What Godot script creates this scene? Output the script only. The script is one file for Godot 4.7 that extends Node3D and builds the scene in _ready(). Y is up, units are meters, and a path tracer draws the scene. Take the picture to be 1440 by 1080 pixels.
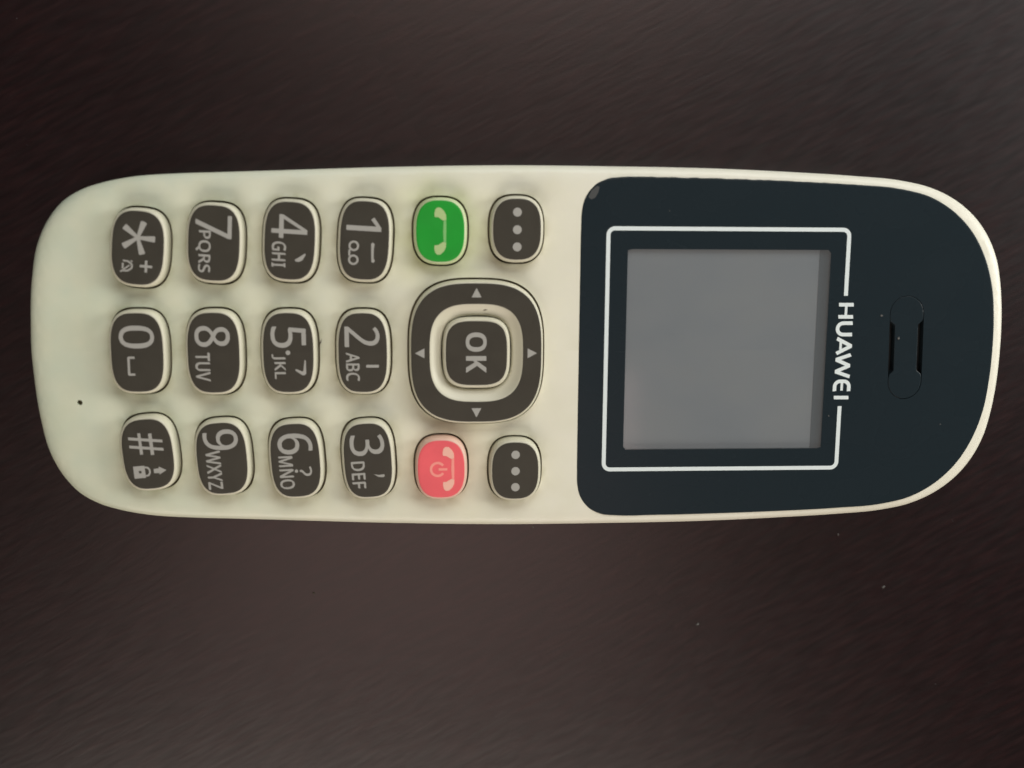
extends Node3D
# A cream cordless phone handset lying on a dark polished wooden table, seen from above.
# Lengths are given in millimetres on the phone (u along it, v across it, h above its keypad face) and turned to metres in P().

const MM := 0.001
const FACE := 17.0        # the keypad face is this high above the table top
const KEY_TOP := 2.0      # the key tops stand this high above the face
var rng := RandomNumberGenerator.new()


func _ready() -> void:
	rng.seed = 7
	# ---- camera
	var cam := Camera3D.new()
	cam.name = "camera"
	add_child(cam)
	var right := Vector3(0.998007, 0.062725, -0.006803)
	var up := Vector3(0.003148, -0.157183, -0.987564)
	cam.transform = Transform3D(Basis(right, up, right.cross(up)).orthonormalized(), Vector3(-13.22, 160.26 + FACE, -20.31) * MM)
	cam.near = 0.02
	cam.far = 50.0
	cam.fov = 40.34
	var lens := CameraAttributesPhysical.new()
	lens.frustum_focal_length = 32.667
	lens.frustum_near = 0.02
	lens.frustum_far = 50.0
	lens.frustum_focus_distance = 0.172
	lens.exposure_aperture = 12.0
	cam.attributes = lens
	cam.current = true
	# ---- light: the dim room, the ceiling out of frame and unseen area lights added to them
	var env := Environment.new()
	env.background_mode = Environment.BG_COLOR
	env.background_color = Color(0.004, 0.004, 0.004).linear_to_srgb()
	env.tonemap_mode = Environment.TONE_MAPPER_LINEAR
	env.tonemap_exposure = 1.0
	env.sdfgi_enabled = true
	env.ssao_enabled = true
	env.ssil_enabled = true
	var world := WorldEnvironment.new()
	world.name = "world_environment"
	world.environment = env
	add_child(world)
	area_light("added_side_light", Vector3(0.65, 0.23, -0.1), Vector3.ZERO, Vector2(0.3, 0.2), 0.31, Color(1.0, 0.99, 0.97))  # unseen area light added to brighten the face towards the earpiece end
	area_light("added_top_light", Vector3(0.17, 0.3, -0.4), Vector3.ZERO, Vector2(0.5, 0.26), 0.215, Color(1.0, 1.0, 0.99))  # unseen source added on the upper side for the face and its rim
	area_light("added_lower_light", Vector3(-0.05, 0.34, 0.6), Vector3(0.05, 0.0, 0.0), Vector2(0.6, 0.32), 0.29, Color(1.0, 0.95, 0.9))  # added on the lower side, out of view, to light face and table
	area_light("added_near_light", Vector3(-0.3, 0.65, 1.15), Vector3.ZERO, Vector2(0.9, 0.7), 0.15, Color(1.0, 0.96, 0.89))  # broad weak light added out of view, no known window behind it
	area_light("added_left_light", Vector3(-0.9, 0.3, 0.1), Vector3.ZERO, Vector2(0.4, 0.3), 0.02, Color(0.9, 1.0, 1.0))  # faint unseen fill added for the left rim and key sides
	area_light("ceiling_light", Vector3(-0.05, 1.0, 0.3), Vector3(-0.05, 0, 0.3 - 0.0001), Vector2(0.5, 0.3), 0.066, Color(1.0, 0.84, 0.8))
	area_light("far_ceiling_light", Vector3(0.06, 1.0, -0.34), Vector3(0.06, 0, -0.34 - 0.0001), Vector2(0.5, 0.2), 0.045, Color(1.0, 0.86, 0.8))
	make_materials()
	make_table()
	make_phone()


func area_light(called: String, at: Vector3, aim: Vector3, size: Vector2, energy: float, tint: Color, turn := 0.0) -> void:
	var l := AreaLight3D.new()
	l.name = called
	l.area_size = size
	l.area_normalize_energy = true
	l.light_energy = energy
	l.light_color = tint
	l.shadow_enabled = true
	l.area_range = 6.0
	l.area_attenuation = 2.0
	add_child(l)
	var z := (at - aim).normalized()
	var x := Vector3(cos(turn), 0, sin(turn))
	x = (x - z * x.dot(z)).normalized()
	l.transform = Transform3D(Basis(x, z.cross(x), z), at)


# ---------------------------------------------------------------- materials
var mat := {}


func plain(called: String, linear: Color, roughness: float, specular := 0.5) -> StandardMaterial3D:
	var m := StandardMaterial3D.new()
	m.resource_name = called
	m.albedo_color = linear.linear_to_srgb()
	m.roughness = roughness
	m.metallic_specular = specular
	mat[called] = m
	return m


func noise_image(seed_: int, size: int, colors: Gradient, fx: float, fy: float, octaves: int) -> ImageTexture:
	var n := FastNoiseLite.new()
	n.seed = seed_
	n.noise_type = FastNoiseLite.TYPE_SIMPLEX_SMOOTH
	n.frequency = 1.0
	n.fractal_octaves = octaves
	var im := Image.create(size, size, false, Image.FORMAT_RGB8)
	for y in size:
		for x in size:
			var wob := 0.35 * n.get_noise_2d(x * fx * 0.3 + 50.0, y * fx * 0.3)
			var v := 0.5 + 0.7 * n.get_noise_2d(x * fx, y * fy + wob)
			im.set_pixel(x, y, colors.sample(clampf(v, 0, 1)))
	return ImageTexture.create_from_image(im)


func ramp(stops: Array) -> Gradient:
	var g := Gradient.new()
	var at := PackedFloat32Array()
	var c := PackedColorArray()
	for s in stops:
		at.append(s[0])
		c.append((s[1] as Color).linear_to_srgb())
	g.offsets = at
	g.colors = c
	return g


func grey(v: float) -> Color:
	return Color(v, v, v)


func make_materials() -> void:
	var shell := plain("cream_plastic", Color(0.755, 0.752, 0.655), 0.42)
	shell.albedo_texture = noise_image(3, 256, ramp([[0.0, Color(0.93, 0.93, 0.90)], [0.5, Color(0.97, 0.97, 0.96)], [1.0, Color(1, 1, 1)]]), 0.02, 0.02, 4)
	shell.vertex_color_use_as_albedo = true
	shell.uv1_triplanar = true
	shell.uv1_scale = Vector3.ONE * 16.0
	plain("key_rim", Color(0.585, 0.57, 0.445), 0.42)
	plain("key_rim_green", Color(0.52, 0.60, 0.34), 0.4)
	plain("key_rim_red", Color(0.68, 0.46, 0.36), 0.4)
	plain("key_dark", Color(0.052, 0.0485, 0.038), 0.45, 0.38)
	plain("key_green", Color(0.012, 0.33, 0.032), 0.4)
	plain("key_red", Color(0.86, 0.125, 0.145), 0.4)
	plain("print_grey", Color(0.36, 0.36, 0.33), 0.5)
	plain("print_pale_green", Color(0.40, 0.55, 0.24), 0.5)
	plain("print_light_green", Color(0.2, 0.5, 0.16), 0.5)
	plain("print_pale_red", Color(0.86, 0.48, 0.38), 0.5)
	plain("print_light_red", Color(0.90, 0.32, 0.27), 0.5)
	plain("membrane", Color(0.11, 0.09, 0.05), 0.7)
	plain("bezel", Color(0.0145, 0.0225, 0.0275), 0.3, 0.27)
	plain("bezel_deep", Color(0.003, 0.004, 0.004), 0.6)
	plain("print_white", Color(0.69, 0.77, 0.77), 0.4)
	plain("screen_grey", Color(0.150, 0.172, 0.184), 0.4, 0.28)
	plain("screen_edge", Color(0.042, 0.058, 0.067), 0.4, 0.28)
	plain("scuff", Color(0.05, 0.055, 0.055), 0.6)
	plain("dust", Color(0.11, 0.11, 0.105), 0.9)
	plain("dust_faint", Color(0.05, 0.045, 0.045), 0.9)
	plain("dirt", Color(0.05, 0.045, 0.03), 0.9)
	var smudges := noise_image(21, 256, ramp([[0.0, Color(0.0, 0.62, 0.0)], [1.0, Color(0.0, 1.0, 0.0)]]), 0.02, 0.03, 4)
	for called in ["key_dark", "key_green", "key_red"]:
		mat[called].albedo_texture = noise_image(31, 256, ramp([[0.0, grey(0.86)], [0.6, grey(0.96)], [1.0, grey(1.0)]]), 0.025, 0.025, 5) if called == "key_dark" else mat["key_dark"].albedo_texture
		mat[called].roughness_texture = smudges
		mat[called].roughness_texture_channel = BaseMaterial3D.TEXTURE_CHANNEL_GREEN
		mat[called].uv1_triplanar = true
		mat[called].uv1_world_triplanar = true
		mat[called].uv1_scale = Vector3.ONE * 24.0
	mat["bezel"].roughness_texture = smudges
	mat["bezel"].roughness_texture_channel = BaseMaterial3D.TEXTURE_CHANNEL_GREEN
	mat["bezel"].uv1_triplanar = true
	mat["bezel"].uv1_scale = Vector3.ONE * 14.0
	mat["screen_grey"].albedo_texture = noise_image(41, 256, ramp([[0.0, Color(0.86, 0.89, 0.92)], [0.5, Color(0.94, 0.95, 0.96)], [1.0, Color(1.0, 0.99, 0.97)]]), 0.011, 0.014, 5)
	mat["screen_grey"].uv1_triplanar = true
	mat["screen_grey"].uv1_scale = Vector3.ONE * 16.0
	var glass := plain("glass", Color.WHITE, 0.08)
	glass.albedo_color.a = 0.06
	glass.transparency = BaseMaterial3D.TRANSPARENCY_ALPHA
	var wood := plain("dark_wood", Color.WHITE, 0.35, 0.707)
	wood.albedo_texture = noise_image(11, 1024, ramp([[0.0, Color(0.003, 0.0002, 0.0005)], [0.35, Color(0.006, 0.0008, 0.0013)], [0.7, Color(0.0095, 0.0016, 0.0022)], [1.0, Color(0.0145, 0.0034, 0.0036)]]), 0.02, 0.16, 4)
	wood.roughness_texture = noise_image(12, 512, ramp([[0.0, grey(0.78)], [1.0, grey(1.0)]]), 0.05, 0.32, 3)
	wood.heightmap_enabled = true
	wood.heightmap_texture = wood.albedo_texture
	wood.heightmap_scale = 0.012
	wood.uv1_triplanar = true
	wood.uv1_scale = Vector3.ONE * 5.0


# ---------------------------------------------------------------- mesh building
class Builder:
	var v := PackedVector3Array()
	var idx := PackedInt32Array()
	var colors := PackedColorArray()

	func add(p: Vector3) -> int:
		v.append(p)
		return v.size() - 1

	func ring(points: PackedVector2Array, h: float) -> PackedInt32Array:
		var out := PackedInt32Array()
		for p in points:
			out.append(add(Vector3(p.x, h, p.y)))
		return out

	func again(r: PackedInt32Array) -> PackedInt32Array:   # the same ring with vertices of its own: a crease
		var out := PackedInt32Array()
		for i in r:
			out.append(add(v[i]))
		return out

	func strip(a: PackedInt32Array, b: PackedInt32Array) -> void:
		var n := a.size()
		for i in n:
			var j := (i + 1) % n
			idx.append_array([a[i], b[j], b[i], a[i], a[j], b[j]])

	func fan(r: PackedInt32Array, up: bool) -> void:
		var c := Vector3.ZERO
		for i in r:
			c += v[i]
		var m := add(c / r.size())
		for i in r.size():
			var j := (i + 1) % r.size()
			if up:
				idx.append_array([r[i], r[j], m])
			else:
				idx.append_array([r[i], m, r[j]])

	func commit() -> ArrayMesh:
		# front faces run clockwise; smooth normals over shared vertices
		var nrm := PackedVector3Array()
		nrm.resize(v.size())
		for t in range(0, idx.size(), 3):
			var a := v[idx[t]]
			var n := (v[idx[t + 2]] - a).cross(v[idx[t + 1]] - a)
			for k in 3:
				nrm[idx[t + k]] += n
		for i in nrm.size():
			nrm[i] = nrm[i].normalized() if nrm[i].length() > 0.0 else Vector3.UP
		var pts := PackedVector3Array()
		pts.resize(v.size())
		for i in v.size():
			pts[i] = v[i] * 0.001
		var arr := []
		arr.resize(Mesh.ARRAY_MAX)
		arr[Mesh.ARRAY_VERTEX] = pts
		arr[Mesh.ARRAY_NORMAL] = nrm
		arr[Mesh.ARRAY_INDEX] = idx
		if colors.size() == v.size():
			arr[Mesh.ARRAY_COLOR] = colors
		var m := ArrayMesh.new()
		m.add_surface_from_arrays(Mesh.PRIMITIVE_TRIANGLES, arr)
		return m


func obj(called: String, mesh: Mesh, m: String, parent: Node, at := Vector3.ZERO, turn := 0.0) -> MeshInstance3D:
	var o := MeshInstance3D.new()
	o.name = called
	o.mesh = mesh
	o.material_override = mat[m]
	parent.add_child(o, true)
	o.position = at * MM
	o.rotation.y = turn
	return o


func squircle(a: float, b: float, n: float, count: int) -> PackedVector2Array:
	var out := PackedVector2Array()
	for i in count:
		var t := TAU * i / count
		var c := cos(t)
		var s := sin(t)
		out.append(Vector2(a * signf(c) * pow(absf(c), 2.0 / n), b * signf(s) * pow(absf(s), 2.0 / n)))
	return even(out, count)


func even(loop: PackedVector2Array, count: int) -> PackedVector2Array:   # the same closed line with points at even distances
	var length := 0.0
	var n := loop.size()
	for i in n:
		length += loop[i].distance_to(loop[(i + 1) % n])
	var out := PackedVector2Array()
	var step := length / count
	var gone := 0.0
	var want := 0.0
	for i in n:
		var a := loop[i]
		var b := loop[(i + 1) % n]
		var d := a.distance_to(b)
		while want < gone + d and out.size() < count:
			out.append(a.lerp(b, (want - gone) / d))
			want += step
		gone += d
	return out


func inset(loop: PackedVector2Array, d: float) -> PackedVector2Array:   # moved inwards along the normals
	var out := PackedVector2Array()
	var n := loop.size()
	for i in n:
		var t := (loop[(i + 1) % n] - loop[(i + n - 1) % n]).normalized()
		out.append(loop[i] + Vector2(-t.y, t.x) * d)
	return out


func spline_loop(half: Array, count: int) -> PackedVector2Array:   # a smooth closed outline from its half, mirrored
	var pts: Array[Vector2] = []
	for p in half:
		pts.append(p)
	for k in range(half.size() - 2, 0, -1):
		pts.append(Vector2(half[k].x, -half[k].y))
	var fine := PackedVector2Array()
	var n := pts.size()
	for i in n:
		var p0 := pts[(i + n - 1) % n]
		var p1 := pts[i]
		var p2 := pts[(i + 1) % n]
		var p3 := pts[(i + 2) % n]
		for s in 16:
			fine.append(p1.cubic_interpolate_in_time(p2, p0, p3, s / 16.0, p1.distance_to(p2), -p0.distance_to(p1), p1.distance_to(p2) + p2.distance_to(p3)))
	if Geometry2D.is_polygon_clockwise(fine):
		fine.reverse()
	return even(fine, count)


# Delaunay triangles in double precision: points go in cell by cell, the triangle round each is found by walking.
func delaunay(pts: PackedVector2Array) -> PackedInt32Array:
	var n := pts.size()
	var xs := PackedFloat64Array()
	var ys := PackedFloat64Array()
	for p in pts:
		xs.append(p.x)
		ys.append(p.y)
	xs.append_array([-3000.0, 3000.0, 0.0])
	ys.append_array([-2000.0, -2000.0, 4000.0])
	var order := range(n)
	var key := PackedInt32Array()
	for p in pts:
		var cx := int(floor((p.x + 200.0) / 4.0))
		var cy := int(floor((p.y + 200.0) / 4.0))
		key.append(cx * 1000 + (cy if cx % 2 == 0 else 999 - cy))
	order.sort_custom(func(a, b): return key[a] < key[b] or (key[a] == key[b] and a < b))
	var tv := PackedInt32Array([n, n + 1, n + 2])      # corners, counter-clockwise
	var tn := PackedInt32Array([-1, -1, -1])           # the neighbour across from each corner
	var alive := PackedByteArray([1])
	var at := 0
	for o: int in order:
		var x := xs[o]
		var y := ys[o]
		var moved := true
		while moved:
			moved = false
			for k in 3:
				var a := tv[at * 3 + (k + 1) % 3]
				var b := tv[at * 3 + (k + 2) % 3]
				if (xs[b] - xs[a]) * (y - ys[a]) - (ys[b] - ys[a]) * (x - xs[a]) < 0.0 and tn[at * 3 + k] >= 0:
					at = tn[at * 3 + k]
					moved = true
					break
		var cavity := [at]
		alive[at] = 0
		var rim := []                                  # [from, to, the triangle beyond]
		var c := 0
		while c < cavity.size():
			var t: int = cavity[c]
			c += 1
			for k in 3:
				var u := tn[t * 3 + k]
				if u >= 0 and alive[u] == 0:
					continue
				var inside := false
				if u >= 0:
					var ax := xs[tv[u * 3]] - x
					var ay := ys[tv[u * 3]] - y
					var bx := xs[tv[u * 3 + 1]] - x
					var by := ys[tv[u * 3 + 1]] - y
					var cx := xs[tv[u * 3 + 2]] - x
					var cy := ys[tv[u * 3 + 2]] - y
					inside = (ax * ax + ay * ay) * (bx * cy - cx * by) - (bx * bx + by * by) * (ax * cy - cx * ay) + (cx * cx + cy * cy) * (ax * by - bx * ay) > 1e-12
				if inside:
					alive[u] = 0
					cavity.append(u)
				else:
					rim.append([tv[t * 3 + (k + 1) % 3], tv[t * 3 + (k + 2) % 3], u, t])
		var first := {}
		var made := []
		for e in rim:
			if e[2] >= 0 and alive[e[2]] == 0:
				continue
			var id: int = alive.size()
			tv.append_array([o, e[0], e[1]])
			tn.append_array([e[2], -1, -1])
			alive.append(1)
			first[e[0]] = id
			made.append(id)
			if e[2] >= 0:
				for k in 3:
					if tn[e[2] * 3 + k] == e[3]:
						tn[e[2] * 3 + k] = id
						break
		for id: int in made:
			var next: int = first[tv[id * 3 + 2]]
			tn[id * 3 + 1] = next
			tn[next * 3 + 2] = id
		at = made[0]
	var out := PackedInt32Array()
	for t in alive.size():
		if alive[t] and maxi(tv[t * 3], maxi(tv[t * 3 + 1], tv[t * 3 + 2])) < n:
			out.append_array([tv[t * 3], tv[t * 3 + 1], tv[t * 3 + 2]])
	return out


# A sheet between an outer ring that is already in the builder and the holes; top(p) gives the height. Returns the rings of the holes.
func sheet(b: Builder, outer: PackedInt32Array, holes: Array, top: Callable, grid: float, extra := PackedVector2Array()) -> Array:
	var pts := PackedVector2Array()
	var ids := PackedInt32Array()
	var edge := PackedVector2Array()
	for i in outer:
		edge.append(Vector2(b.v[i].x, b.v[i].z))
		ids.append(i)
	pts.append_array(edge)
	var rings := []
	var boxes := []
	for hole in holes:
		var r := PackedInt32Array()
		var box := Rect2(hole[0], Vector2.ZERO)
		for p in hole:
			box = box.expand(p)
			pts.append(p)
			var i := b.add(Vector3(p.x, top.call(p), p.y))
			ids.append(i)
			r.append(i)
		rings.append(r)
		boxes.append(box)
	var close := {}
	for p in pts:
		close[Vector2i((p / 0.3).floor())] = true
	for q in extra:
		var p := q + Vector2(rng.randf_range(-0.03, 0.03), rng.randf_range(-0.03, 0.03))
		var c := Vector2i((p / 0.3).floor())
		var free := Geometry2D.is_point_in_polygon(p, edge)
		for dx in [-1, 0, 1]:
			for dy in [-1, 0, 1]:
				free = free and not close.has(c + Vector2i(dx, dy))
		for k in holes.size():
			if not free:
				break
			free = not (boxes[k].has_point(p) and Geometry2D.is_point_in_polygon(p, holes[k]))
		if free:
			close[c] = true
			pts.append(p)
			ids.append(b.add(Vector3(p.x, top.call(p), p.y)))
	var near := 0.55 * grid
	var taken := {}
	for p in pts:
		taken[Vector2i((p / near).floor())] = true
	var whole := Rect2(edge[0], Vector2.ZERO)
	for p in edge:
		whole = whole.expand(p)
	var x := whole.position.x
	while x < whole.end.x:
		var y := whole.position.y
		while y < whole.end.y:
			var p := Vector2(x, y) + Vector2(rng.randf_range(-0.12, 0.12), rng.randf_range(-0.12, 0.12)) * grid
			y += grid
			var c := Vector2i((p / near).floor())
			var free := true
			for dx in [-1, 0, 1]:
				for dy in [-1, 0, 1]:
					free = free and not taken.has(c + Vector2i(dx, dy))
			if not free or not Geometry2D.is_point_in_polygon(p, edge):
				continue
			for k in holes.size():
				if boxes[k].has_point(p) and Geometry2D.is_point_in_polygon(p, holes[k]):
					free = false
					break
			if free:
				pts.append(p)
				ids.append(b.add(Vector3(p.x, top.call(p), p.y)))
		x += grid
	var real := pts.size()
	for i in edge.size():   # points just outside, so that the edge itself is triangulated cleanly
		var along := edge[(i + 1) % edge.size()] - edge[i]
		pts.append(edge[i] + along * rng.randf_range(0.4, 0.6) + Vector2(along.y, -along.x) * rng.randf_range(0.55, 0.7))
	var tri := delaunay(pts)
	for t in range(0, tri.size(), 3):
		if maxi(tri[t], maxi(tri[t + 1], tri[t + 2])) >= real:
			continue
		var a := pts[tri[t]]
		var c1 := pts[tri[t + 1]]
		var c2 := pts[tri[t + 2]]
		var m := (a + c1 + c2) / 3.0
		if absf((c1 - a).cross(c2 - a)) < 1e-7:
			continue
		var inside := false
		for k in holes.size():
			if boxes[k].has_point(m) and Geometry2D.is_point_in_polygon(m, holes[k]):
				inside = true
				break
		if inside:
			continue
		if (c1 - a).cross(c2 - a) > 0:
			b.idx.append_array([ids[tri[t]], ids[tri[t + 1]], ids[tri[t + 2]]])
		else:
			b.idx.append_array([ids[tri[t]], ids[tri[t + 2]], ids[tri[t + 1]]])
	return rings


# Flat print or a thin plate: polygons standing from h0 to h1.
func prism(polys: Array, h0: float, h1: float) -> ArrayMesh:
	var b := Builder.new()
	for poly: PackedVector2Array in polys:
		var loop := poly.duplicate()
		if Geometry2D.is_polygon_clockwise(loop):
			loop.reverse()
		var top := b.ring(loop, h1)
		var tri := Geometry2D.triangulate_polygon(loop)
		for t in range(0, tri.size(), 3):
			var p := loop[tri[t]]
			if (loop[tri[t + 1]] - p).cross(loop[tri[t + 2]] - p) > 0:
				b.idx.append_array([top[tri[t]], top[tri[t + 1]], top[tri[t + 2]]])
			else:
				b.idx.append_array([top[tri[t]], top[tri[t + 2]], top[tri[t + 1]]])
		b.strip(b.ring(loop, h0), b.again(top))
	return b.commit()


func stroke(line: Array, width: float, round_end := true) -> Array:
	return Geometry2D.offset_polyline(PackedVector2Array(line), width / 2, Geometry2D.JOIN_ROUND, Geometry2D.END_ROUND if round_end else Geometry2D.END_BUTT)


func arc(c: Vector2, r: float, from: float, to: float, n := 24) -> Array:
	var out := []
	for i in n + 1:
		var t := lerpf(from, to, float(i) / n)
		out.append(c + Vector2(cos(t), sin(t)) * r)
	return out


func band(c: Vector2, r0: float, r1: float) -> PackedVector2Array:   # a ring, slit once
	return PackedVector2Array(arc(c, r1, PI, PI + TAU - 0.002, 32) + arc(c, r0, PI + TAU - 0.002, PI, 32))


func disc(c: Vector2, r: float) -> PackedVector2Array:
	return PackedVector2Array(arc(c, r, 0, TAU * 31 / 32, 31))


# Lettering whose letters' tops point to +u and which reads towards +v, fitted in a box of that height (u) and length (v).
func lettering(called: String, text: String, cu: float, cv: float, tall: float, long: float, h: float, m: String, parent: Node, weight := 400) -> void:
	var f := SystemFont.new()
	f.font_names = PackedStringArray(["Droid Sans"])
	f.font_weight = weight
	var t := TextMesh.new()
	t.text = text
	t.font = f
	if weight in [450, 500]:
		f.font_weight = 400
	t.font_size = 96
	t.pixel_size = 0.0001
	t.depth = 0.001
	t.curve_step = 1.5
	var box := t.get_aabb()
	var printed: Mesh = t
	if weight in [450, 500]:   # a heavier cut: the print laid down twice, a little apart
		var twice := SurfaceTool.new()
		var step := (0.04 if weight == 500 else 0.03) * MM * box.size.x / (long * MM)
		twice.append_from(t, 0, Transform3D(Basis(), Vector3(-step, -step, 0)))
		twice.append_from(t, 0, Transform3D(Basis(), Vector3(step, step, 0.0001)))
		printed = twice.commit()
	var o := obj(called, printed, m, parent)
	var s := Vector3(long * MM / box.size.x, tall * MM / box.size.y, 0.05)
	var c := box.get_center()
	# text x -> +v (world z), text y -> +u (world x), text z -> up
	var basis_ := Basis(Vector3(0, 0, 1) * s.x, Vector3(1, 0, 0) * s.y, Vector3(0, 1, 0) * s.z)
	o.transform = Transform3D(basis_, Vector3(cu, h, cv) * MM - basis_ * Vector3(c.x, c.y, 0))


# ---------------------------------------------------------------- the table
func make_table() -> void:
	var t := Node3D.new()
	t.name = "wooden_table"
	add_child(t)
	t.set_meta("label", "dark reddish brown polished wooden table top under the cream phone")
	t.set_meta("category", "table")
	t.set_meta("kind", "structure")
	var b := Builder.new()
	var loop := even(squircle(700, 450, 24.0, 200), 200)
	var r0 := b.ring(inset(loop, 3), -32)
	var r1 := b.ring(loop, -29)
	var r2 := b.ring(loop, -3)
	var r3 := b.ring(inset(loop, 0.9), -0.9)
	var r4 := b.ring(inset(loop, 3), 0)
	b.strip(r0, r1)
	b.strip(r1, r2)
	b.strip(r2, r3)
	b.strip(r3, r4)
	b.fan(b.again(r4), true)
	b.fan(b.again(r0), false)
	obj("table_top", b.commit(), "dark_wood", t, Vector3.ZERO, deg_to_rad(28))
	# dust on the wood
	var film := Builder.new()
	for i in 150:
		var p := Vector2(rng.randf_range(-100, 100), rng.randf_range(-85, 85))
		var r := 0.035 + 0.07 * pow(rng.randf(), 3.0)
		var fleck := PackedVector2Array()
		var long := 1.0 if rng.randf() < 0.85 else 5.0
		var turn := rng.randf() * TAU
		for k in 7:
			fleck.append(p + (Vector2(cos(TAU * k / 7) * r * long, sin(TAU * k / 7) * r / sqrt(long)) * rng.randf_range(0.7, 1.2)).rotated(turn))
		var foot := film.ring(fleck, 0.005)
		var head := film.ring(inset(fleck, r * 0.15), 0.03)
		film.strip(foot, head)
		film.fan(head, true)
	obj("dust", film.commit(), "dust_faint", t).set_meta("kind", "stuff")
	for s in [[-61.5, -59.0, 0.45, "dust"], [-53.5, -60.8, 0.25, "dust"], [-36.5, 45.0, 0.4, "dirt"], [66.0, 45.5, 0.45, "dust"], [32.0, 52.0, 0.4, "dust"], [57.0, 35.5, 0.3, "dust"], [2.0, 33.5, 0.3, "dust"], [-43.0, 22.5, 0.3, "dust"]]:
		obj("dust_speck" if s[3] == "dust" else "dirt_speck", blob(s[2] * 0.5), s[3], t, Vector3(s[0], 0.02, s[1]), rng.randf() * TAU)


func blob(r: float) -> ArrayMesh:
	var b := Builder.new()
	var loop := PackedVector2Array()
	for i in 10:
		loop.append(Vector2(cos(TAU * i / 10) * 1.4, sin(TAU * i / 10)) * r * rng.randf_range(0.7, 1.2))
	var a := b.ring(loop, 0)
	var c := b.ring(inset(loop, r * 0.3), r * 0.5)
	b.strip(a, c)
	b.fan(c, true)
	return b.commit()


# ---------------------------------------------------------------- the phone
const SIDE := [Vector2(-75.95, 0), Vector2(-75.85, 3), Vector2(-75.15, 11), Vector2(-74.1, 15.9), Vector2(-72.3, 19.6), Vector2(-69.9, 22.4), Vector2(-67.1, 24.1), Vector2(-64.3, 25.05), Vector2(-60.3, 25.9), Vector2(-53.5, 26.5), Vector2(-47.3, 26.75), Vector2(-38.5, 27.1), Vector2(-25, 27.65), Vector2(-3, 28.2), Vector2(10, 28.2), Vector2(30.7, 27.95), Vector2(40, 27.6), Vector2(50, 27.1), Vector2(57.7, 26.45), Vector2(62.2, 25.5), Vector2(66.6, 23.5), Vector2(69.9, 20.9), Vector2(72.3, 17.8), Vector2(73.9, 14.4), Vector2(74.85, 10.5), Vector2(75.37, 6.6), Vector2(75.62, 2.5), Vector2(75.65, 0)]
const BEZEL := [Vector2(7.3, 0), Vector2(7.3, 12), Vector2(7.33, 19), Vector2(7.4, 21.3), Vector2(7.95, 23.5), Vector2(9.25, 25.2), Vector2(11.4, 26.3), Vector2(14, 26.58), Vector2(20, 26.58), Vector2(30.5, 26.42), Vector2(39.5, 26.17), Vector2(49.5, 25.74), Vector2(57.3, 25.1), Vector2(61.8, 24.0), Vector2(66.15, 21.5), Vector2(69.15, 18.5), Vector2(71.35, 14.8), Vector2(72.95, 10), Vector2(73.62, 4.8), Vector2(73.78, 0)]
# [what, u, v, half the gap along u, along v, turn in degrees, roundness]
const KEYS := [
	["star", -58.45, -15.55, 4.5, 6.15, -5.0, 2.9], ["7", -47.4, -16.3, 4.5, 6.28, -3.3, 3.0], ["4", -36.3, -16.7, 4.45, 6.47, -3.3, 3.0], ["1", -25.27, -16.8, 4.37, 6.55, -3.2, 3.0],
	["0", -59.3, 0.0, 4.58, 6.68, 0.0, 3.1], ["8", -48.05, 0.05, 4.58, 6.8, 0.0, 3.0], ["5", -36.95, 0.05, 4.5, 6.77, 0.0, 3.0], ["2", -25.8, 0.07, 4.4, 6.78, 0.0, 3.0],
	["hash", -58.45, 15.55, 4.5, 6.15, 5.0, 2.9], ["9", -47.4, 16.3, 4.5, 6.28, 3.3, 3.0], ["6", -36.3, 16.7, 4.45, 6.47, 3.3, 3.0], ["3", -25.27, 16.8, 4.37, 6.55, 3.2, 3.0],
	["call", -14.0, -18.25, 4.36, 5.32, -0.5, 2.7], ["end", -14.0, 18.25, 4.36, 5.28, 0.5, 2.7], ["menu", -2.5, -18.6, 4.36, 5.3, 0.0, 2.7], ["menu", -2.5, 18.6, 4.36, 5.25, 0.0, 2.7],
]
const NAV := Vector2(-8.56, 0.15)
var side: PackedVector2Array
var side_few: PackedVector2Array


func face_height(p: Vector2) -> float:
	# the face is flat, rolls off towards the rim and dips a little round each key
	var d := 1e9
	var n := side_few.size()
	if absf(p.y) > 20.0 or p.x < -66.0 or p.x > 66.0:
		for i in n:
			var q := Geometry2D.get_closest_point_to_segment(p, side_few[i], side_few[(i + 1) % n])
			d = minf(d, q.distance_squared_to(p))
		d = sqrt(d)
	var h := 0.0
	if d < 4.2:
		var t := (4.2 - d) / 4.2
		h = -0.62 * t * t * t
	for k in KEYS:
		var q: Vector2 = (p - Vector2(k[1], k[2]))
		if q.length_squared() < 100.0:
			q = q.rotated(deg_to_rad(k[5]))
			h -= dip(q, k[3], k[4], k[6])
	h -= dip(p - NAV, 10.6, 11.4, 3.0)
	return h


func dip(q: Vector2, a: float, b: float, n: float) -> float:
	var f := pow(pow(absf(q.x / a), n) + pow(absf(q.y / b), n), 1.0 / n)
	var d := maxf(0.0, (f - 1.0) * minf(a, b))
	return 0.17 * exp(-d * d / 1.3)


var patches := FastNoiseLite.new()


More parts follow.
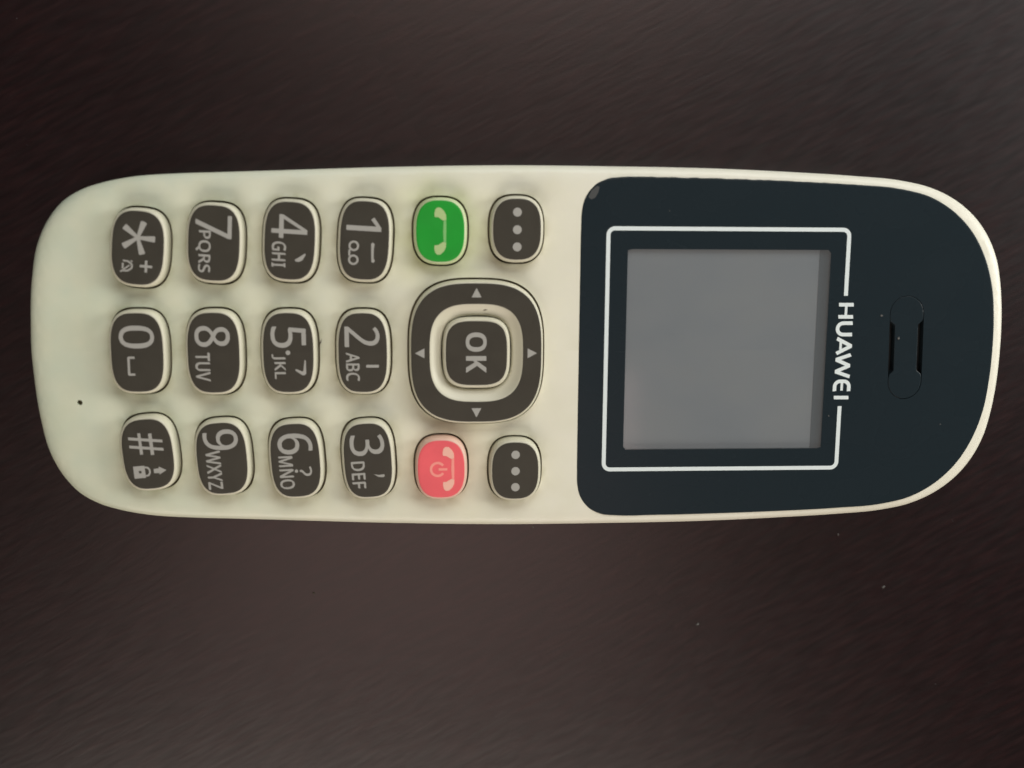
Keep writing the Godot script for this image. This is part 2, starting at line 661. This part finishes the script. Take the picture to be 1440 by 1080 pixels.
func wear_and_light(at: Vector3) -> Color:   # aged plastic; light falloff and key colour casts painted in; darker by the keys
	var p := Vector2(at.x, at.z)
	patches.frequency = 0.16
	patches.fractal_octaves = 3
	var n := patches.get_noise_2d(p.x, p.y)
	var c := Color(0.77, 0.865, 0.79).lerp(Color(1.0, 0.995, 0.97), smoothstep(-80.0, 5.0, p.x + 6.0 * n))  # light falloff towards the foot painted into the colour, darker and greener
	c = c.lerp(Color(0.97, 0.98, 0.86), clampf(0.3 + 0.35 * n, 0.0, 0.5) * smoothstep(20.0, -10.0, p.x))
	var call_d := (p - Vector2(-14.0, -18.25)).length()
	c = c.lerp(Color(0.90, 1.0, 0.66), (0.5 + 0.3 * n) * exp(-pow(call_d / 7.6, 4.0)))  # green cast of the call key painted onto the shell round it
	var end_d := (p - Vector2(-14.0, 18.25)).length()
	c = c.lerp(Color(1.0, 0.91, 0.80), (0.55 + 0.3 * n) * exp(-pow(end_d / 7.4, 4.0)))  # pink cast of the end key, painted in likewise
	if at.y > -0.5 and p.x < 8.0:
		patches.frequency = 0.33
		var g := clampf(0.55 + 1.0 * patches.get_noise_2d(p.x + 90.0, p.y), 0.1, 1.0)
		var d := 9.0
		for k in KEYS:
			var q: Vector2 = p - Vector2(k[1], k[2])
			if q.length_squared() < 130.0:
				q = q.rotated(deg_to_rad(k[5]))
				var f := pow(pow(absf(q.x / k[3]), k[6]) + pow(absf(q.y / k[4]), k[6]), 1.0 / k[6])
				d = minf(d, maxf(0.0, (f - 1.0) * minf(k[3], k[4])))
		c = c.lerp(Color(c.r * 0.60, c.g * 0.58, c.b * 0.47), g * 0.6 * exp(-d / 0.65))  # patchy olive darkening, strongest at the edge of each key opening
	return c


func hole_at(c: Vector2, loop: PackedVector2Array, turn: float) -> PackedVector2Array:
	var out := PackedVector2Array()
	for p in loop:
		out.append(c + p.rotated(-deg_to_rad(turn)))
	return out


func make_phone() -> void:
	var phone := Node3D.new()
	phone.name = "cordless_phone"
	add_child(phone)
	phone.set_meta("label", "cream cordless phone handset with dark keys and blank grey screen on dark wood")
	phone.set_meta("category", "phone")
	side = spline_loop(SIDE, 720)
	side_few = even(side, 240)

	# --- shell: sides and underside lofted from the outline, the face with an opening for every key
	var b := Builder.new()
	var rings: Array[PackedInt32Array] = []
	for r in [[6.0, -16.97], [4.4, -16.7], [3.0, -15.6], [1.8, -13.0], [1.0, -9.5], [0.45, -5.5], [0.1, -2.8], [0.0, -1.7], [0.08, -1.15], [0.3, -0.75], [0.65, -0.48]]:
		rings.append(b.ring(inset(side, r[0]), r[1]))
	var lip := inset(side, 1.1)
	var last := PackedInt32Array()
	for p in lip:
		last.append(b.add(Vector3(p.x, face_height(p), p.y)))
	rings.append(last)
	for i in rings.size() - 1:
		b.strip(rings[i], rings[i + 1])
	b.fan(b.again(rings[0]), false)
	var holes := []
	for k in KEYS:
		holes.append(hole_at(Vector2(k[1], k[2]), squircle(k[3], k[4], k[6], 84), k[5]))
	holes.append(hole_at(NAV, squircle(10.6, 11.4, 3.0, 150), 0))
	holes.append(disc(Vector2(-68.8, 7.9), 0.42))
	var cover := spline_loop(BEZEL, 480)
	holes.append(inset(cover, 0.5))
	var extra := PackedVector2Array()
	for d in [1.5, 1.95, 2.5, 3.2, 4.0]:
		extra.append_array(even(inset(side, d), 520))
	for k in KEYS:
		for d in [0.4, 0.8, 1.3]:
			extra.append_array(hole_at(Vector2(k[1], k[2]), squircle(k[3] + d, k[4] + d, k[6], 64), k[5]))
	for d in [0.4, 0.8, 1.3]:
		extra.append_array(hole_at(NAV, squircle(10.6 + d, 11.4 + d, 3.0, 120), 0))
	for r: PackedInt32Array in sheet(b, last, holes, face_height, 1.3, extra):
		var down := PackedInt32Array()
		for i in r:
			down.append(b.add(Vector3(b.v[i].x, -1.6, b.v[i].z)))
		var rim := b.again(r)
		b.strip(rim, down)
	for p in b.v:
		b.colors.append(wear_and_light(p))
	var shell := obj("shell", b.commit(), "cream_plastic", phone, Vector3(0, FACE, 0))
	var floor_loop := PackedVector2Array([Vector2(-71, -10), Vector2(-64, -23), Vector2(4, -25), Vector2(4, 25), Vector2(-64, 23), Vector2(-71, 10)])
	obj("keypad_membrane", prism([floor_loop], -2.0, -0.75), "membrane", phone, Vector3(0, FACE, 0))

	for k in KEYS:
		make_key(phone, k)
	make_navigation(phone)
	make_display(phone, cover)
	obj("dirt_speck", prism([PackedVector2Array([Vector2(-0.55, 0.02), Vector2(-0.2, -0.1), Vector2(0.5, 0.0), Vector2(-0.1, 0.09)])], 0, 0.03), "dirt", shell, Vector3(-32.3, 0.0, -1.4), 1.2)


func make_key(phone: Node3D, k: Array) -> void:
	var what: String = k[0]
	var a: float = k[3] - 0.3
	var c: float = k[4] - 0.3
	var n: float = k[6]
	var rim := "key_rim"
	var face := "key_dark"
	var called := "number_key"
	var label := ""
	match what:
		"call":
			rim = "key_rim_green"
			face = "key_green"
			called = "call_key"
			label = "green call key with a pale receiver symbol"
		"end":
			rim = "key_rim_red"
			face = "key_red"
			called = "end_call_key"
			label = "red end key with receiver and power symbols"
		"menu":
			called = "menu_key"
			label = "dark menu key with three pale dots"
		"star":
			called = "star_key"
			label = "dark star key"
		"hash":
			called = "hash_key"
			label = "dark hash key"
		_:
			label = "dark key printed " + what
	var b := Builder.new()
	var last := PackedInt32Array()
	for r in [[0.0, -1.25], [0.0, 0.2], [0.01, 0.8], [0.045, 1.25], [0.12, 1.6], [0.23, 1.81], [0.36, 1.905], [0.46, 1.925], [0.62, 1.93]]:
		var ring := b.ring(squircle(a - r[0], c - r[0], n, 72), r[1])
		if last.size():
			b.strip(last, ring)
		last = ring
	b.fan(last, true)
	var key := obj(called, b.commit(), rim, phone, Vector3(k[1], FACE, k[2]), deg_to_rad(k[5]))
	key.set_meta("label", label)
	var fb := Builder.new()
	last = PackedInt32Array()
	for r in [[0.45, 1.90], [0.455, 1.945], [0.52, 1.975], [0.7, 1.99], [1.0, KEY_TOP]]:
		var ring := fb.ring(squircle(a - r[0], c - r[0], n, 72), r[1])
		if last.size():
			fb.strip(last, ring)
		last = ring
	fb.fan(last, true)
	obj("key_face", fb.commit(), face, key)
	print_key(key, what)


func flat(called: String, polys: Array, m: String, key: Node, h := KEY_TOP) -> void:
	obj(called, prism(polys, h - 0.02, h + 0.02), m, key)


func print_key(key: Node3D, what: String) -> void:
	var h := KEY_TOP + 0.005
	var g := "print_grey"
	match what:
		"1":
			lettering("printed_digit", "1", -0.17, -2.45, 5.1, 2.0, h, g, key, 450)
			var o := Vector2(-1.55, 1.9)
			flat("printed_symbol", [band(o + Vector2(0, -1.03), 0.48, 0.78), band(o + Vector2(0, 1.03), 0.48, 0.78)] + stroke([o + Vector2(-0.63, -0.45), o + Vector2(-0.63, 0.45)], 0.28, false), g, key)
			flat("printed_stroke", [PackedVector2Array([Vector2(1.0, 0.4), Vector2(1.25, 0.22), Vector2(1.52, 0.45), Vector2(1.42, 1.2), Vector2(1.45, 2.6), Vector2(1.66, 2.9), Vector2(1.5, 3.2), Vector2(1.15, 3.16), Vector2(1.1, 2.3)])], g, key)
		"2":
			lettering("printed_digit", "2", -0.06, -2.45, 5.2, 3.05, h, g, key, 450)
			lettering("printed_letters", "ABC", -1.52, 2.14, 2.0, 4.3, h, g, key, 500)
			flat("printed_stroke", stroke([Vector2(0.5, 2.04), Vector2(2.4, 2.04)], 0.42, false), g, key)
		"3":
			lettering("printed_digit", "3", 0.05, -2.44, 5.2, 3.2, h, g, key, 450)
			lettering("printed_letters", "DEF", -1.58, 2.2, 2.0, 4.2, h, g, key, 500)
			flat("printed_stroke", [PackedVector2Array([Vector2(0.75, 2.2), Vector2(1.5, 2.36), Vector2(2.35, 2.3), Vector2(2.42, 2.6), Vector2(2.2, 2.75), Vector2(1.5, 2.68)])], g, key)
		"4":
			lettering("printed_digit", "4", -0.09, -2.09, 5.2, 3.4, h, g, key, 450)
			lettering("printed_letters", "GHI", -1.54, 2.09, 2.0, 3.7, h, g, key, 500)
			flat("printed_stroke", [PackedVector2Array([Vector2(2.35, 1.7), Vector2(2.38, 2.0), Vector2(1.95, 2.75), Vector2(1.5, 3.0), Vector2(1.0, 3.0), Vector2(0.82, 2.75), Vector2(1.5, 2.3)])], g, key)
		"5":
			lettering("printed_digit", "5", 0.05, -2.38, 5.2, 3.15, h, g, key, 450)
			lettering("printed_letters", "JKL", -1.47, 2.09, 2.0, 3.7, h, g, key, 500)
			flat("printed_dot", [disc(Vector2(-0.05, -0.02), 0.35)], g, key)
			flat("printed_stroke", [PackedVector2Array([Vector2(2.4, 1.05), Vector2(2.6, 1.2), Vector2(2.6, 3.2), Vector2(2.35, 3.42), Vector2(2.0, 3.4), Vector2(1.0, 2.7), Vector2(1.05, 2.45), Vector2(2.05, 2.85), Vector2(2.2, 2.75)])], g, key)
		"6":
			lettering("printed_digit", "6", 0.12, -2.63, 5.2, 3.15, h, g, key, 450)
			lettering("printed_letters", "MNO", -1.5, 1.81, 2.1, 5.1, h, g, key, 500)
			lettering("printed_symbol", "?", 1.08, 1.78, 2.6, 1.5, h, g, key)
		"7":
			lettering("printed_digit", "7", -0.07, -2.42, 5.2, 3.3, h, g, key, 450)
			lettering("printed_letters", "PQRS", -1.55, 1.3, 2.15, 6.1, h, g, key, 500)
		"8":
			lettering("printed_digit", "8", -0.11, -2.5, 5.15, 3.1, h, g, key, 450)
			lettering("printed_letters", "TUV", -1.65, 2.13, 2.1, 4.3, h, g, key, 500)
		"9":
			lettering("printed_digit", "9", 0.05, -2.92, 5.2, 3.1, h, g, key, 450)
			lettering("printed_letters", "WXYZ", -1.3, 1.73, 2.1, 6.0, h, g, key, 500)
		"0":
			lettering("printed_digit", "0", 0.02, -2.35, 5.1, 3.35, h, g, key, 450)
			flat("printed_symbol", stroke([Vector2(-0.4, 0.75), Vector2(-1.3, 0.75), Vector2(-1.3, 3.3), Vector2(-0.4, 3.3)], 0.34), g, key)
		"star":
			var arms := []
			for i in 5:
				var t := TAU * i / 5 + 0.02
				var d := Vector2(cos(t), sin(t))
				var s := Vector2(-d.y, d.x)
				arms.append(PackedVector2Array([-d * 0.1 - s * 0.2, d * 2.4 - s * 0.46, d * 2.52 - s * 0.3, d * 2.52 + s * 0.3, d * 2.4 + s * 0.46, -d * 0.1 + s * 0.2]))
			var c := Vector2(-0.05, -1.5)
			for i in 5:
				for j in 6:
					arms[i][j] += c
			obj("printed_star", star(arms), g, key)
			flat("printed_symbol", stroke([Vector2(0.4, 2.62), Vector2(2.2, 2.62)], 0.36) + stroke([Vector2(1.3, 1.75), Vector2(1.3, 2.45)], 0.36) + stroke([Vector2(1.3, 2.79), Vector2(1.3, 3.5)], 0.36), g, key)
			# a crossed-out bell
			var o := Vector2(-1.44, 2.76)
			flat("printed_symbol", stroke([o + Vector2(-0.6, -0.75), o + Vector2(0.1, -0.7), o + Vector2(0.62, -0.35), o + Vector2(0.75, 0.0), o + Vector2(0.62, 0.35), o + Vector2(0.1, 0.7), o + Vector2(-0.6, 0.75)], 0.25) + stroke([o + Vector2(-0.62, -0.4), o + Vector2(-0.62, 0.45)], 0.25) + stroke([o + Vector2(0.55, -0.85), o + Vector2(0.72, -0.65)], 0.22) + stroke([o + Vector2(-0.95, 0.95), o + Vector2(0.35, -0.12)], 0.2), g, key)
		"hash":
			lettering("printed_hash", "#", -0.07, -1.61, 5.0, 3.5, h, g, key)
			var o := Vector2(-1.5, 2.65)
			flat("printed_symbol", [PackedVector2Array([o + Vector2(-0.95, -0.95), o + Vector2(0.75, -0.95), o + Vector2(0.75, -0.2), o + Vector2(0.2, -0.2), o + Vector2(-0.2, -0.2), o + Vector2(-0.2, 0.2), o + Vector2(0.2, 0.2), o + Vector2(0.2, -0.2), o + Vector2(0.75, -0.2), o + Vector2(0.75, 0.95), o + Vector2(-0.95, 0.95)])] + stroke([o + Vector2(0.78, -0.68), o + Vector2(1.2, -0.6), o + Vector2(1.45, -0.2), o + Vector2(1.45, 0.2), o + Vector2(1.2, 0.6), o + Vector2(0.78, 0.68)], 0.26), g, key)
			flat("printed_symbol", [PackedVector2Array([Vector2(0.55, 2.35), Vector2(1.35, 2.3), Vector2(1.35, 2.05), Vector2(2.45, 2.68), Vector2(1.35, 3.3), Vector2(1.35, 3.05), Vector2(0.55, 3.0)])], g, key)
		"call":
			receiver(key, Vector2(0, 0), "print_pale_green", "print_light_green")
		"end":
			receiver(key, Vector2(1.13, -0.03), "print_pale_red", "print_light_red")
			var o := Vector2(-0.55, 0.03)
			flat("printed_symbol", stroke(arc(o, 1.03, 0.62, TAU - 0.62), 0.38) + stroke([o + Vector2(0.15, 0), o + Vector2(1.5, 0)], 0.36), "print_light_red", key)
		"menu":
			for d in [-2.55, 0.06, 2.62]:
				flat("printed_dot", [disc(Vector2(0.04, d), 0.66)], g, key)


func star(arms: Array) -> ArrayMesh:
	var whole: PackedVector2Array = arms[0]
	for i in range(1, 5):
		whole = Geometry2D.merge_polygons(whole, arms[i])[0]
	return prism([whole], KEY_TOP - 0.02, KEY_TOP + 0.02)


func receiver(key: Node3D, c: Vector2, ends: String, bar: String) -> void:
	for s in [-1.0, 1.0]:
		var lump := PackedVector2Array()
		for p in [Vector2(-0.85, 2.1), Vector2(-0.3, 2.05), Vector2(0.15, 1.75), Vector2(0.5, 1.55), Vector2(0.88, 1.75), Vector2(0.85, 2.4), Vector2(0.55, 3.0), Vector2(0.05, 3.45), Vector2(-0.45, 3.5), Vector2(-0.75, 3.2), Vector2(-0.88, 2.6)]:
			lump.append(c + Vector2(p.x, p.y * s))
		flat("printed_symbol", [lump], ends, key)
	flat("printed_symbol", [PackedVector2Array([c + Vector2(0.5, -1.6), c + Vector2(0.88, -1.74), c + Vector2(0.9, 0), c + Vector2(0.88, 1.74), c + Vector2(0.5, 1.6), c + Vector2(0.42, 0)])], bar, key)


func make_navigation(phone: Node3D) -> void:
	var at := Vector3(NAV.x, FACE, NAV.y)
	var b := Builder.new()
	var last := PackedInt32Array()
	for r in [[10.3, 11.1, -1.25], [10.3, 11.1, 0.3], [10.27, 11.06, 0.9], [10.22, 11.0, 1.4], [10.1, 10.86, 1.78], [9.98, 10.72, 1.93], [9.8, 10.5, 1.95], [7.2, 7.6, 1.95], [7.02, 7.42, 1.92], [6.8, 7.2, 1.78], [6.55, 6.93, 1.58], [6.2, 6.55, 1.36], [5.8, 6.12, 1.18], [5.4, 5.72, 1.08], [5.36, 5.68, -1.2]]:
		var ring := b.ring(squircle(r[0], r[1], 3.0, 120), r[2])
		if last.size():
			b.strip(last, ring)
		last = ring
	var nav := obj("navigation_key", b.commit(), "key_rim", phone, at)
	nav.set_meta("label", "dark rounded square ring key with four pale arrows")
	var fb := Builder.new()
	last = PackedInt32Array()
	for r in [[9.96, 10.66, 1.9], [9.95, 10.65, 1.96], [9.85, 10.55, 1.985], [9.6, 10.3, KEY_TOP], [7.4, 7.8, KEY_TOP], [7.2, 7.6, 1.985], [7.12, 7.52, 1.96], [7.11, 7.51, 1.9]]:
		var ring := fb.ring(squircle(r[0], r[1], 3.0, 120), r[2])
		if last.size():
			fb.strip(last, ring)
		last = ring
	obj("key_face", fb.commit(), "key_dark", nav)
	for q in [[0.0, -9.2, 0.0], [8.5, 0.0, 1.0], [0.0, 9.2, 2.0], [-8.6, 0.0, 3.0]]:
		var tri := PackedVector2Array()
		for p in [Vector2(-0.75, 0.68), Vector2(0.0, -0.75), Vector2(0.75, 0.68)]:
			tri.append(Vector2(q[0], q[1]) + p.rotated(PI / 2 * q[2]))
		flat("printed_arrow", [tri], "print_grey", nav)
	obj("dirt_speck", blob(0.16), "dirt", nav, Vector3(1.5, 1.4, -6.65), 0.2).scale = Vector3(2.6, 0.5, 0.8)

	b = Builder.new()
	last = PackedInt32Array()
	for r in [[5.2, 5.5, -1.2], [5.2, 5.5, 0.9], [5.14, 5.44, 1.4], [5.0, 5.3, 1.75], [4.85, 5.13, 1.92], [4.5, 4.78, 1.93]]:
		var ring := b.ring(squircle(r[0], r[1], 3.4, 96), r[2])
		if last.size():
			b.strip(last, ring)
		last = ring
	b.fan(last, true)
	var ok := obj("ok_key", b.commit(), "key_rim", phone, at)
	ok.set_meta("label", "dark square key printed OK inside the ring key")
	fb = Builder.new()
	last = PackedInt32Array()
	for r in [[4.68, 4.94, 1.88], [4.67, 4.93, 1.95], [4.58, 4.84, 1.98], [4.3, 4.55, KEY_TOP]]:
		var ring := fb.ring(squircle(r[0], r[1], 3.4, 96), r[2])
		if last.size():
			fb.strip(last, ring)
		last = ring
	fb.fan(last, true)
	obj("key_face", fb.commit(), "key_dark", ok)
	lettering("printed_letters", "O", -0.05, -1.72, 3.2, 2.95, KEY_TOP + 0.005, "print_grey", ok, 700)
	lettering("printed_letters", "K", -0.05, 1.73, 3.1, 2.6, KEY_TOP + 0.005, "print_grey", ok, 700)


const TOP := 0.06     # the display cover's surface above the face
const WINDOW := Rect2(14.7, -15.7, 31.9, 31.5)


func make_display(phone: Node3D, cover: PackedVector2Array) -> void:
	# the black cover, its paint a little ragged along one edge, with openings for screen and earpiece
	var rough := FastNoiseLite.new()
	rough.seed = 5
	rough.frequency = 0.55
	var loop := PackedVector2Array()
	for p in cover:
		if p.y < -24.0 and p.x < 50.0:
			loop.append(p + Vector2(0, 0.09 * rough.get_noise_1d(p.x)))
		else:
			loop.append(p)
	var b := Builder.new()
	var r0 := b.ring(inset(loop, 0.02), -0.9)
	var r1 := b.ring(loop, -0.14)
	var r2 := b.ring(inset(loop, 0.05), -0.02)
	var r3 := b.ring(inset(loop, 0.16), 0.04)
	var r4 := b.ring(inset(loop, 0.4), TOP)
	for s in [[r0, r1], [r1, r2], [r2, r3], [r3, r4]]:
		b.strip(s[0], s[1])
	var win := PackedVector2Array()
	for c in [[WINDOW.end - Vector2(0.2, 0.2), 0.0], [Vector2(WINDOW.position.x + 0.2, WINDOW.end.y - 0.2), PI / 2], [WINDOW.position + Vector2(0.2, 0.2), PI], [Vector2(WINDOW.end.x - 0.2, WINDOW.position.y + 0.2), 3 * PI / 2]]:
		win.append_array(PackedVector2Array(arc(c[0], 0.2, c[1], c[1] + PI / 2, 6)))
	win = even(win, 160)
	var slot := pill(2.75, 8.25, 64)
	var at := Vector2(59.5, -0.4)
	var slot_hole := hole_at(at, slot, 1.8)
	var top := func(_p: Vector2) -> float: return TOP
	for r: PackedInt32Array in sheet(b, r4, [win, slot_hole], top, 2.5):
		var down := PackedInt32Array()
		for i in r:
			down.append(b.add(Vector3(b.v[i].x, -1.6, b.v[i].z)))
		b.strip(b.again(r), down)
	var bezel := obj("display_cover", b.commit(), "bezel", phone, Vector3(0, FACE, 0))
	bezel.set_meta("label", "glossy black rounded display cover with white frame line")
	# screen under its glass
	var s := WINDOW.grow(0.6)
	obj("screen", prism([rect(s.position.x, s.position.y, 45.0, s.end.y)], -1.4, -0.55), "screen_grey", bezel)
	obj("screen_border", prism([rect(45.003, s.position.y, s.end.x, s.end.y)], -1.4, -0.5), "screen_edge", bezel)
	var pane := Builder.new()
	pane.fan(pane.ring(inset(win, 0.01), TOP - 0.02), true)
	obj("screen_glass", pane.commit(), "glass", bezel)
	# earpiece: a bar in its slot, slits open along both sides
	var bar := PackedVector2Array()
	for p in pill(2.69, 8.19, 64):
		var q := p
		if absf(p.y) < 4.4:
			q.x = signf(p.x) * lerpf(1.88, 2.69, smoothstep(3.7, 4.4, absf(p.y)))
		bar.append(q)
	b = Builder.new()
	var last := PackedInt32Array()
	for r in [[0.0, -1.4], [0.0, -0.03], [0.04, 0.02], [0.14, 0.04]]:
		var ring := b.ring(hole_at(at, inset(bar, r[0]), 1.8), r[1])
		if last.size():
			b.strip(last, ring)
		last = ring
	var flat_top := PackedVector2Array()
	for i in last:
		flat_top.append(Vector2(b.v[i].x, b.v[i].z))
	var tri := Geometry2D.triangulate_polygon(flat_top)
	for i in range(0, tri.size(), 3):
		var turn := (flat_top[tri[i + 1]] - flat_top[tri[i]]).cross(flat_top[tri[i + 2]] - flat_top[tri[i]]) > 0
		b.idx.append_array([last[tri[i]], last[tri[i + (1 if turn else 2)]], last[tri[i + (2 if turn else 1)]]])
	obj("earpiece_bar", b.commit(), "bezel", bezel)
	obj("earpiece_slot", prism([hole_at(at, pill(3.2, 8.7, 64), 1.8)], -1.7, -1.3), "bezel_deep", bezel)
	# white frame line, broken for the name
	var w := 0.62
	var l0 := Vector2(11.65, -18.82)
	var l1 := Vector2(49.3, 18.98)
	var line := [Vector2(l1.x, -8.6)]
	for c in [[Vector2(l1.x, l0.y), 0.0, -PI / 2], [l0, -PI / 2, -PI], [Vector2(l0.x, l1.y), PI, PI / 2], [l1, PI / 2, 0.0]]:
		var m := Vector2(clampf(c[0].x, l0.x + 1.0, l1.x - 1.0), clampf(c[0].y, l0.y + 1.0, l1.y - 1.0))
		line.append_array(arc(m, 1.0, c[1], c[2], 8))
	line.append(Vector2(l1.x, 8.95))
	flat("frame_line", stroke(line, w, false), "print_white", bezel, TOP + 0.005)
	# the name, in rounded capitals
	var x0 := 48.03
	var x1 := 50.9
	var t := 0.57
	var a0 := x0 + t / 2
	var a1 := x1 - t / 2
	var m := (x0 + x1) / 2
	var letters := [
		[[Vector2(a0, -7.2), Vector2(a1, -7.2)], [Vector2(a0, -5.3), Vector2(a1, -5.3)], [Vector2(m, -7.1), Vector2(m, -5.4)]],
		[[Vector2(a1, -4.3), Vector2(a0 + 0.85, -4.3)] + arc(Vector2(a0 + 0.85, -3.4), 0.9, -PI / 2, -3 * PI / 2, 12).slice(1) + [Vector2(a1, -2.5)]],
		[[Vector2(a0, -1.85), Vector2(a1, -0.68), Vector2(a0, 0.5)], [Vector2(a0 + 0.6, -1.3), Vector2(a0 + 0.6, -0.1)]],
		[[Vector2(a1, 0.72), Vector2(a0, 1.5), Vector2(a1 - 0.1, 2.45), Vector2(a0, 3.4), Vector2(a1, 4.2)]],
		[[Vector2(a0, 6.5), Vector2(a0, 5.8)] + arc(Vector2(a0 + 0.85, 5.8), 0.85, PI, 3 * PI / 2, 6) + arc(Vector2(a1 - 0.85, 5.8), 0.85, 3 * PI / 2, TAU, 6) + [Vector2(a1, 6.5)], [Vector2(m, 5.0), Vector2(m, 6.45)]],
		[[Vector2(a0, 7.57), Vector2(a1, 7.57)]],
	]
	for strokes in letters:
		var polys := []
		for q in strokes:
			for p in stroke(q, t if q.size() != 2 or strokes.size() == 1 or absf(q[0].y - q[1].y) < 0.01 else t * 0.7):
				polys.append(p)
		var joined: Array = [polys[0]]
		for k in range(1, polys.size()):
			var merged := Geometry2D.merge_polygons(joined[0], polys[k])
			if merged.size() == 1:
				joined[0] = merged[0]
			else:
				joined.append(polys[k])
		var o := obj("printed_letter", letter_mesh(joined), "print_white", bezel)
		o.rotation.y = deg_to_rad(0.0)
	obj("scuff_mark", prism([PackedVector2Array([Vector2(8.45, -23.5), Vector2(8.9, -24.5), Vector2(9.8, -25.2), Vector2(10.15, -25.0), Vector2(9.95, -24.2), Vector2(9.5, -23.4), Vector2(8.9, -23.15)])], TOP - 0.02, TOP + 0.008), "scuff", bezel)
	for d in [[55.2, -5.5, 0.16], [58.2, -1.9, 0.18], [47.6, 10.5, 0.1], [21.0, -21.5, 0.08], [66.0, 12.0, 0.08]]:
		obj("dust_speck", blob(d[2]), "dust", bezel, Vector3(d[0], TOP, d[1]), rng.randf() * TAU)


func letter_mesh(polys: Array) -> ArrayMesh:   # overlapping strokes stand a hair higher one by one
	var b := Builder.new()
	var k := 0
	for p in polys:
		var m := prism([p], TOP - 0.02, TOP + 0.02 + 0.004 * k)
		var arr := m.surface_get_arrays(0)
		var base := b.v.size()
		for q in arr[Mesh.ARRAY_VERTEX]:
			b.v.append(q * 1000.0)
		for i in arr[Mesh.ARRAY_INDEX]:
			b.idx.append(base + i)
		k += 1
	return b.commit()


func rect(x0: float, y0: float, x1: float, y1: float) -> PackedVector2Array:
	return PackedVector2Array([Vector2(x0, y0), Vector2(x1, y0), Vector2(x1, y1), Vector2(x0, y1)])


func pill(a: float, b: float, count: int) -> PackedVector2Array:   # half width, half length along v
	var out := PackedVector2Array()
	out.append_array(PackedVector2Array(arc(Vector2(0, b - a), a, 0, PI, 16)))
	out.append_array(PackedVector2Array(arc(Vector2(0, a - b), a, PI, TAU, 16)))
	return even(out, count)
